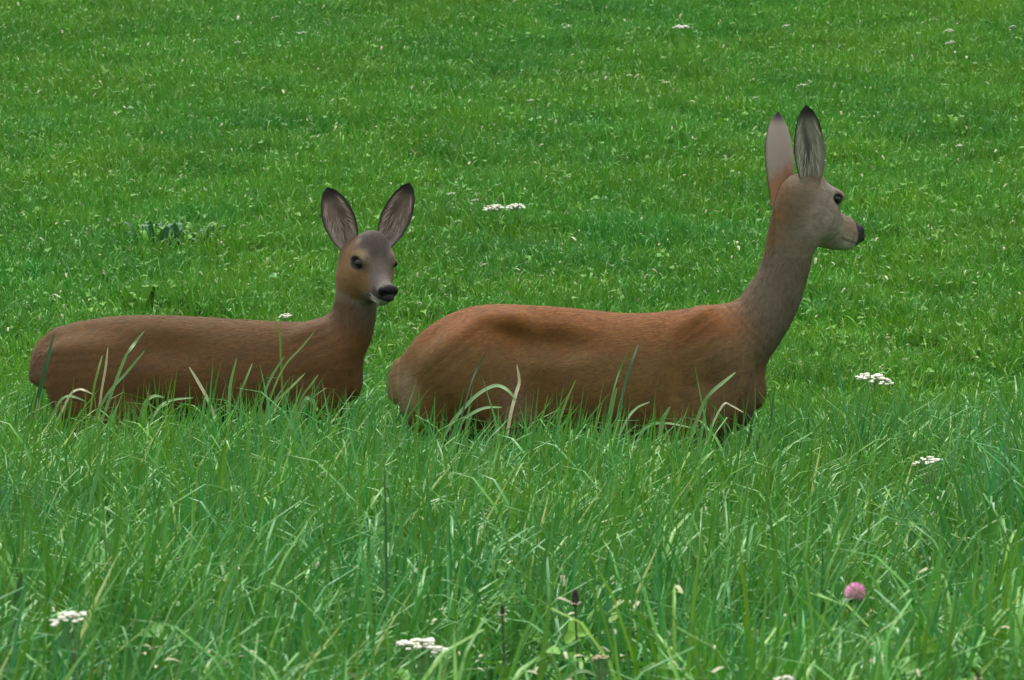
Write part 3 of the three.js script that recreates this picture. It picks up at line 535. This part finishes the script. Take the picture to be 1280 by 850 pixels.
  earHairs(le, [441, Y(318), 4], [411, Y(233), 6], [0.1, -0.05, 0.98], 20.5, 5, toLocal, [0.27, 0.22, 0.18]); earHairs(re, [476, Y(314), -4], [514, Y(228), -4], [0.2, -0.05, 0.97], 19, 6, toLocal, [0.27, 0.22, 0.18]);
  tag(fawn, 'dark brown young roe deer at left in the grass, face turned to the viewer', 'deer');
}

// ------------------------------------------------------------------ flowers and single plants
const stemMat = new THREE.MeshStandardMaterial({ color: new THREE.Color(0.1, 0.2, 0.07), roughness: 0.8 }), petalMat = new THREE.MeshStandardMaterial({ vertexColors: true, roughness: 0.85 });
const CU = (pts) => new THREE.CatmullRomCurve3(pts);
function coloured(g, c) { const n = g.attributes.position.count, a = new Float32Array(n * 3); for (let i = 0; i < n; i++) a.set(c, 3 * i); g.setAttribute('color', new THREE.BufferAttribute(a, 3)); return g; }
const tube = (pts, r, n = 10) => new THREE.TubeGeometry(CU(pts), n, r, 5, false);
// a flat-topped yarrow whose head shows at (px, py), wpx wide
function yarrow(px, py, wpx, label, { seed = 1, above = 0.07, tone = [0.66, 0.64, 0.55], gaps = 0.15, tilt = 0.1, d } = {}) {
  const r = rng(900 + seed), top = d ? at(px, py, d) : reach(px, py, above), D = -top.z, R = wpx / FOCAL * D / 2, gx = top.x + (r() - 0.5) * 0.06, gy = ground(gx, D), t = base('yarrow', gx, gy, top.z), rel = top.clone().sub(t.position), V = (x, y, z) => new THREE.Vector3(x, y, z);
  const fork = rel.clone().multiplyScalar(0.86); fork.x += 0.004;
  mesh('stem', tube([V(0, -0.02, 0), V(rel.x * 0.3 + 0.006, rel.y * 0.4, 0), fork], 0.0021, 8), stemMat, t);
  const heads = [], twigs = [], N = Math.round(wpx > 15 ? 30 + 14 * r() : 18);
  for (let k = 0; k < N; k++) {
    const rr = R * Math.sqrt((k + 0.4) / N), a = k * 2.4 + r() * 0.5; if (r() < gaps) continue;
    const c = V(rel.x + rr * Math.cos(a), rel.y - 0.3 * rr * rr / R + (r() - 0.5) * R * 0.26 + Math.cos(a) * rr * tilt, rr * Math.sin(a) * 0.9), q = R * (0.11 + 0.07 * r());
    if (k % 2 === 0) twigs.push(tube([fork, fork.clone().lerp(c, 0.6).add(V(0, -0.1 * R, 0)), c], 0.0007, 4));
    for (let m = 0; m < 6; m++) { // small ray florets round a cream disc
      const b = m * 1.047 + r(), v = 0.85 + 0.2 * r(), g = new THREE.SphereGeometry(1, 6, 4); g.scale(q * 0.5, q * 0.42, q * 0.5); g.translate(c.x + q * 0.55 * Math.cos(b), c.y + q * 0.1 * r(), c.z + q * 0.55 * Math.sin(b)); heads.push(coloured(g, tone.map((w) => w * v)));
    }
    const g = new THREE.SphereGeometry(1, 6, 4); g.scale(q * 0.3, q * 0.24, q * 0.3); g.translate(c.x, c.y + q * 0.16, c.z); heads.push(coloured(g, [tone[0] * 0.9, tone[1] * 0.82, tone[2] * 0.55]));
  }
  mesh('branchlet', mergeGeometries(twigs), stemMat, t); mesh('flower_head', mergeGeometries(heads), petalMat, t);
  for (let k = 0; k < 3; k++) {
    const u = 0.3 + 0.2 * k, a = r() * 6.28, b = V(rel.x * u, rel.y * u, 0), parts = [], L = 0.05 + 0.03 * r(), e = b.clone().add(V(Math.cos(a) * L, 0.03, Math.sin(a) * L));
    for (let m = 1; m < 9; m++) for (const s of [-1, 1]) { const p = b.clone().lerp(e, m / 9), w = 0.009 * Math.sin(m / 9 * 3); parts.push(ribbon([p, p.clone().add(V(-Math.sin(a) * s * w, 0.003, Math.cos(a) * s * w))], 0.0022, V(Math.cos(a), 0, Math.sin(a)), [0.05, 0.14, 0.03])); }
    mesh('leaf', mergeGeometries(parts), M.leaf, t);
  }
  return tag(t, label, 'yarrow', 'white yarrow flowers scattered over the meadow');
}
yarrow(1094, 470, 46, 'white flat-topped yarrow on a tall stem just right of the big doe\'s chest', { seed: 1, gaps: 0.08, tilt: -0.16 });
yarrow(1159, 573, 38, 'loose white yarrow head at right, lower than the yarrow beside the doe', { seed: 2, gaps: 0.4 });
yarrow(528, 801, 66, 'largest dense white yarrow head, bottom of the photo left of its centre', { seed: 3, gaps: 0.05, tilt: -0.14, above: 0.06 });
yarrow(88, 768, 54, 'broken white yarrow head near the bottom left corner', { seed: 4, gaps: 0.35, tilt: 0.12, above: 0.06 });
yarrow(980, 846, 26, 'small cream yarrow cut by the bottom edge, right of centre', { seed: 5, above: 0.06 });
yarrow(750, 820, 24, 'withered beige yarrow head right of the dark plantain at the bottom', { seed: 6, tone: [0.42, 0.36, 0.2], above: 0.03 });
yarrow(357, 393, 18, 'white yarrow peeking over the fawn\'s back behind its neck', { seed: 7 });
yarrow(617, 257, 26, 'left one of two touching white yarrows between the fawn and doe heads', { seed: 8 });
yarrow(644, 256, 24, 'right one of two touching white yarrows between the fawn and doe heads', { seed: 9 });
yarrow(564, 241, 11, 'small white yarrow right of the fawn\'s right-hand ear', { seed: 10 });
yarrow(594, 249, 10, 'small white yarrow just left of the two touching yarrows', { seed: 11 });
yarrow(851, 32, 20, 'widest white yarrow on the far slope near the top edge, right of centre', { seed: 12 });
yarrow(710, 32, 13, 'faint white yarrow at the top edge just right of centre', { seed: 13 });
yarrow(983, 31, 10, 'small white yarrow at the top edge above the doe\'s ears', { seed: 14 });
yarrow(1186, 37, 13, 'upper of two small white yarrows stacked near the top right', { seed: 15 });
yarrow(1188, 52, 13, 'lower of two small white yarrows stacked near the top right', { seed: 16 });
yarrow(1266, 32, 9, 'small white yarrow in the top right corner', { seed: 17 });
yarrow(1003, 105, 13, 'white yarrow directly above the doe\'s near ear tip', { seed: 18 });
yarrow(945, 121, 9, 'tiny white yarrow left of the doe\'s ear tips', { seed: 19 });
yarrow(1199, 181, 10, 'lone small white yarrow right of the doe\'s ears', { seed: 20 });
yarrow(378, 40, 10, 'small white yarrow on the slope high above the fawn\'s head', { seed: 21 });
yarrow(297, 52, 8, 'tiny pale yarrow near the top left', { seed: 22 });
yarrow(833, 102, 10, 'small cream yarrow on the slope left of the doe\'s ears, above the others there', { seed: 23, tone: [0.62, 0.6, 0.36] });
yarrow(787, 93, 8, 'tiny pale yarrow high on the slope above the doe\'s back', { seed: 24, tone: [0.66, 0.64, 0.46] });
yarrow(664, 124, 10, 'small pale yarrow on the slope above the doe\'s rump', { seed: 25 });

{ // red clover at lower right
  const r = rng(81), top = reach(1070, 741, 0.06), D = -top.z, R = 14.5 / FOCAL * D, gy = ground(top.x, D), t = base('red_clover', top.x, gy, top.z), H = top.y - gy, V = (x, y, z) => new THREE.Vector3(x, y, z);
  mesh('stem', tube([V(0.01, -0.02, 0), V(0.012, H * 0.5, 0.005), V(0, H - R * 0.8, 0)], 0.0016), stemMat, t);
  const fl = [], sep = [];
  for (let k = 0; k < 150; k++) {
    const y = 1 - 1.75 * (k + 0.5) / 150, a = k * 2.3999, s = Math.sqrt(Math.max(0, 1 - y * y)), dir = V(s * Math.cos(a), y, s * Math.sin(a)), g = new THREE.ConeGeometry(R * 0.12, R * 0.62, 5, 1);
    g.rotateX(0.25 * (r() - 0.5)); g.applyQuaternion(new THREE.Quaternion().setFromUnitVectors(V(0, 1, 0), dir.clone().add(V(0, 0.45, 0)).normalize())); g.translate(dir.x * R * 0.78, H + dir.y * R * 0.72, dir.z * R * 0.78);
    const v = 0.75 + 0.5 * r(), p = r(); fl.push(coloured(g, [mix(0.62, 0.78, p) * v, mix(0.24, 0.42, p) * v, mix(0.44, 0.58, p) * v]));
  }
  mesh('flower_head', mergeGeometries(fl), petalMat, t);
  for (let k = 0; k < 7; k++) { const a = k * 0.9; sep.push(ribbon([V(0, H - R * 0.8, 0), V(Math.cos(a) * R * 0.6, H - R * 0.8, Math.sin(a) * R * 0.6), V(Math.cos(a) * R * 1.05, H - R * 0.55, Math.sin(a) * R * 1.05)], R * 0.5, V(-Math.sin(a), 0, Math.cos(a)), [0.05, 0.13, 0.05])); }
  mesh('sepal', mergeGeometries(sep), M.leaf, t);
  for (const a of [0.3, 2.2, 4.4]) mesh('leaf', ribbon([0, 0.25, 0.5, 0.75, 1].map((u) => V(Math.cos(a) * 0.045 * u, H - R * 1.1 + 0.012 * Math.sin(u * 3), Math.sin(a) * 0.045 * u)), 0.02, V(-Math.sin(a), 0, Math.cos(a)), [0.05, 0.16, 0.03], { taper: 0.3, foot: 0.3 }), M.leaf, t);
  tag(t, 'single pink red clover blossom in the grass at the lower right', 'clover flower');
}
function plantain(px, py, hpx, label, above) {
  const top = reach(px, py, above), D = -top.z, L = hpx / FOCAL * D, gx = top.x + 0.012, gy = ground(gx, D), t = base('ribwort_plantain', gx, gy, top.z), rel = top.clone().sub(t.position), V = (x, y, z) => new THREE.Vector3(x, y, z), r = rng(Math.round(px)), b = [], an = [];
  const stalk = new THREE.MeshStandardMaterial({ color: new THREE.Color(0.045, 0.055, 0.022), roughness: 0.85 });
  mesh('stem', tube([V(0, -0.02, 0), V(rel.x * 0.3, rel.y * 0.5, 0), V(rel.x, rel.y - L * 0.9, 0)], 0.0017), stalk, t);
  for (let k = 0; k < 90; k++) { const u = k / 90, w = L * 0.17 * Math.sin(Math.PI * (0.12 + 0.82 * u)) ** 0.7, a = k * 2.4, g = new THREE.SphereGeometry(L * 0.06, 5, 4); g.scale(1, 0.8, 1); g.translate(rel.x + w * Math.cos(a), rel.y - L + L * u, w * Math.sin(a)); const v = 0.7 + 0.6 * r(); b.push(coloured(g, [0.034 * v, 0.019 * v, 0.013 * v])); }
  mesh('flower_spike', mergeGeometries(b), petalMat, t);
  for (let k = 0; k < 12; k++) { const a = k * 0.52 + r() * 0.3, w = L * (0.26 + 0.16 * r()), y = rel.y - L * (0.72 + 0.16 * r()), g = new THREE.SphereGeometry(L * 0.05, 5, 4); g.translate(rel.x + w * Math.cos(a), y, w * Math.sin(a)); an.push(coloured(g, [0.6, 0.55, 0.4])); an.push(coloured(tube([V(rel.x, y, 0), V(rel.x + w * 0.5 * Math.cos(a), y, w * 0.5 * Math.sin(a)), V(rel.x + w * Math.cos(a), y, w * Math.sin(a))], 0.0003, 2), [0.5, 0.46, 0.3])); }
  mesh('anther_ring', mergeGeometries(an), petalMat, t);
  tag(t, label, 'plantain', 'dark brown plantain heads in the foreground grass');
}
plantain(719, 737, 21, 'dark brown plantain head with pale anthers, bottom centre', 0.06);
plantain(628, 757, 14, 'smaller blackish plantain head left of the one with pale anthers', 0.05);
plantain(1223, 836, 15, 'dark brown plantain head at the bottom right edge', 0.04);

// low broad-leaved weeds in the short grass
function weed(px, py, wpx, n, label, dark, seed) {
  const r = rng(seed), p = reach(px, py, 0.03), D = -p.z, gy = ground(p.x, D), t = base('broadleaf_weed', p.x, gy, p.z), R = wpx / FOCAL * D / 2, V = (x, y, z) => new THREE.Vector3(x, y, z);
  for (let k = 0; k < n; k++) {
    const a = r() * 6.283, L = R * (0.22 + 0.25 * r()), up = 0.03 + 0.07 * r(), o = V((r() + r() - 1) * R, 0, (r() - 0.5) * R), v = 0.7 + 0.6 * r(), c = r() < dark ? [0.03, 0.125, 0.034] : [0.085, 0.25, 0.012];
    mesh('leaf', ribbon([0, 0.12, 0.25, 0.4, 0.55, 0.7, 0.85, 1].map((u) => V(o.x + Math.cos(a) * L * u, up * Math.sin(u * 2.3) + 0.03, o.z + Math.sin(a) * L * u)), 0.018 + 0.016 * r(), V(-Math.sin(a), 0.3 * (r() - 0.5), Math.cos(a)), c.map((q) => q * v), { taper: 0.35, foot: 0.25, keel: 0.3 }), M.leaf, t);
  }
  tag(t, label, 'weed');
}
weed(218, 284, 130, 75, 'dark broad-leaved weed clump with bright leaves on the slope above the fawn\'s back', 0.6, 31);
weed(1190, 148, 60, 26, 'bright yellow-green weed on the slope right of the doe\'s ears', 0.1, 33);
weed(178, 366, 50, 20, 'bright upright leaves just behind the fawn\'s back', 0, 35);

// grass blades that stand out one by one: points as the photograph shows them, from the foot to the tip, depth, width (mm)
const TONE = { pale: [0.15, 0.29, 0.085], straw: [0.42, 0.40, 0.22], green: [0.07, 0.2, 0.02], yellow: [0.13, 0.24, 0.025], blue: [0.05, 0.16, 0.07], dark: [0.022, 0.085, 0.02], rust: [0.5, 0.27, 0.13] };
function stand(label, tone, w, d, ...xy) {
  const r = rng(Math.round(xy[0] * 7 + xy[1])), p = []; for (let i = 0; i < xy.length; i += 2) { const q = d ? at(xy[i], xy[i + 1], d + 0.03 * (r() - 0.5)) : reach(xy[i], xy[i + 1], i ? 0.04 : -0.06); if (!d && i) { q.copy(at(xy[i], xy[i + 1], -p[0].z)); } p.push(q); }
  const f = p[0], dir = p[0].clone().sub(p[1]).normalize(), gy = ground(f.x, -f.z), foot = new THREE.Vector3(f.x + clamp(dir.x / Math.max(0.3, -dir.y), -0.6, 0.6) * (f.y - gy) * 0.6, gy, f.z);
  const pts = CU([foot, ...p]).getPoints(34), o = base('grass_blade', foot.x, foot.y, foot.z); for (const q of pts) q.sub(o.position);
  const facing = new THREE.Vector3(0.1 * (r() - 0.5), 0.55, 0.83).normalize(), parts = [];
  let g = ribbon(pts, w / 1000, new THREE.Vector3().crossVectors(pts[pts.length >> 1].clone().sub(pts[4]).normalize(), facing), TONE[tone], { taper: 0.6, keel: 0.22 });
  // turn the ribbon with the bend, so that the upper face stays up
  { const P = g.attributes.position, n = pts.length, s = new THREE.Vector3(), t = new THREE.Vector3(), f2 = new THREE.Vector3();
    for (let i = 0; i < n; i++) { t.copy(pts[Math.min(i + 1, n - 1)]).sub(pts[Math.max(i - 1, 0)]).normalize(); s.crossVectors(t, facing).normalize(); f2.crossVectors(s, t); const u = i / (n - 1), hw = 0.0005 * w * (u < 0.6 ? 1 : Math.sqrt(Math.max(0, 1 - ((u - 0.6) / 0.4) ** 1.6)) + 0.02);
      for (const k of [-1, 0, 1]) P.setXYZ(3 * i + k + 1, pts[i].x + s.x * k * hw + f2.x * Math.abs(k) * 0.22 * hw, pts[i].y + s.y * k * hw + f2.y * Math.abs(k) * 0.22 * hw, pts[i].z + s.z * k * hw + f2.z * Math.abs(k) * 0.22 * hw); }
    g.computeVertexNormals(); }
  const b = mesh('grass_blade', g, M.waxy); b.position.copy(o.position); tag(b, label, 'grass blade');
}
const DD = 13.45, DF = 14.02;
stand('pale grass blade arching high before the doe\'s hind leg', 'pale', 9, DD, 555, 545, 580, 510, 603, 489, 622, 482, 637, 490, 646, 503);
stand('upright kinked pale blade rising before the doe\'s thigh', 'straw', 8, DD, 638, 520, 645, 492, 649, 478, 646, 455);
stand('short pale blade arching below the high arch at the doe\'s hind leg', 'pale', 8, DD, 572, 532, 590, 517, 606, 510, 628, 509);
stand('thin dark green blade leaning right across the doe\'s hip', 'dark', 4, DD, 588, 482, 597, 460, 609, 438);
stand('light green blade leaning right below the middle of the doe', 'yellow', 6, DD, 692, 560, 704, 512, 720, 474);
stand('tall grey-green blade standing before the doe\'s ribs', 'blue', 6, DD, 779, 490, 790, 452, 798, 430);
stand('pale upright blade beside the grey-green one before the doe\'s ribs', 'pale', 8, DD, 764, 515, 771, 484);
stand('thin blade leaning right, left of the grey-green one at the doe\'s ribs', 'green', 4, DD, 766, 492, 775, 462, 784, 440);
stand('broad pale blade pointing up before the doe\'s foreleg', 'pale', 11, DD, 825, 545, 829, 524, 838, 508);
stand('long pale blade arching right across the doe\'s foreleg', 'pale', 7, DD, 800, 545, 813, 531, 833, 529, 867, 535);
stand('low whitish blade arching over the doe\'s foreleg', 'pale', 9, DD, 815, 574, 824, 560, 838, 555, 862, 554);
stand('grey-green blade with whitish tip before the doe\'s chest', 'pale', 9, DD, 879, 506, 888, 492, 904, 478, 920, 465);
stand('light blade bent right at the lower edge of the doe\'s chest', 'straw', 5, DD, 905, 505, 914, 507, 930, 516);
stand('light blade leaning right between the doe\'s belly and foreleg', 'pale', 6, DD, 782, 528, 796, 510, 813, 502);
stand('tall dark blade standing in front of the fawn\'s tail', 'dark', 11, DF, 40, 545, 46, 505, 58, 456, 68, 416);
stand('pale folded blade tip beside the dark blade at the fawn\'s tail', 'straw', 7, DF, 52, 480, 57, 460, 63, 440);
stand('mid green blade leaning right across the fawn\'s flank', 'green', 7, DF, 130, 500, 158, 466, 182, 437);
stand('upright olive blade, right one of a pair before the fawn\'s hindquarters', 'straw', 6, DF, 126, 496, 132, 460, 135, 433);
stand('upright olive blade, left one of a pair before the fawn\'s hindquarters', 'yellow', 6, DF, 117, 488, 123, 462, 128, 444);
stand('pale blade with bent tip in front of the fawn\'s upper flank', 'pale', 8, DF, 157, 446, 162, 438, 170, 427, 181, 413);
stand('pale blade drooping right at the fawn\'s hindquarters', 'pale', 7, DF, 74, 503, 82, 496, 92, 496, 108, 502);
stand('short pale arch above the drooping blade at the fawn\'s hindquarters', 'straw', 6, DF, 89, 492, 98, 487, 106, 488, 116, 493);
stand('pale blade arching over at the middle of the fawn\'s belly', 'pale', 9, DF, 176, 522, 183, 502, 193, 495, 206, 497);
stand('flat pale blade bending right below the fawn\'s ribs', 'pale', 7, DF, 198, 511, 213, 501, 242, 497);
stand('straw-coloured blade leaning left below the fawn\'s ribs', 'straw', 8, DF, 262, 505, 248, 478, 236, 458);
stand('straight whitish blade standing before the fawn\'s shoulder', 'pale', 8, DF, 286, 514, 288, 482, 296, 447);
stand('green blade right of the whitish one before the fawn\'s shoulder', 'green', 6, DF, 297, 502, 307, 475, 316, 453);
stand('green blade leaning right towards the fawn\'s chest', 'green', 7, DF, 328, 500, 340, 470, 356, 445);
stand('tall thin grass stalk reaching right before the fawn\'s neck', 'yellow', 5, DF, 340, 492, 357, 456, 377, 434, 395, 412);
stand('thin upright stalk with pale tip before the fawn\'s shoulder', 'yellow', 5, DF, 351, 446, 349, 416, 343, 403);
stand('yellow-green blade leaning right below the fawn\'s neck', 'yellow', 7, DF, 343, 506, 360, 488, 382, 466);
stand('short yellow-green blade leaning right under the fawn\'s chest', 'yellow', 6, DF, 378, 496, 388, 482, 398, 468);
stand('white looped blade under the fawn\'s chest', 'pale', 10, DF, 372, 522, 384, 498, 392, 503, 397, 514);
stand('broad dark green blade at the left edge of the bottom corner', 'dark', 17, null, 14, 856, 18, 790, 27, 715);
stand('rust-coloured dead blade tip left of the pink clover', 'rust', 5, null, 990, 722, 987, 710, 984, 697);
stand('long thin pale blade arching right of the dark plantain', 'pale', 4, null, 763, 787, 778, 772, 796, 767, 825, 767, 843, 779);
stand('pale blade bent to the right above the dark plantain', 'pale', 6, null, 718, 722, 728, 711, 739, 707, 750, 711);
stand('pale blade arching at the bottom edge below the dark plantain', 'pale', 6, null, 708, 852, 719, 841, 732, 839, 748, 846);
stand('pale arching blade at the bottom, left of the largest yarrow', 'pale', 6, null, 362, 809, 383, 801, 400, 801, 418, 808);
stand('short bright arch of a blade in the grass below the fawn', 'pale', 7, null, 232, 740, 242, 726, 254, 720, 271, 719);
stand('slender dark stalk standing in the grass left of centre', 'dark', 4, null, 482, 850, 483, 700, 480, 570);
stand('slender dark blade right of the doe\'s chest', 'dark', 5, null, 958, 590, 963, 530, 969, 480);
stand('short dark blade on the right between the two yarrow heads', 'dark', 5, null, 1141, 526, 1146, 505, 1151, 482);
stand('pale blade curving right below the upper right yarrow', 'pale', 5, null, 1030, 550, 1046, 532, 1062, 525, 1084, 515);

renderer.render(scene, camera);
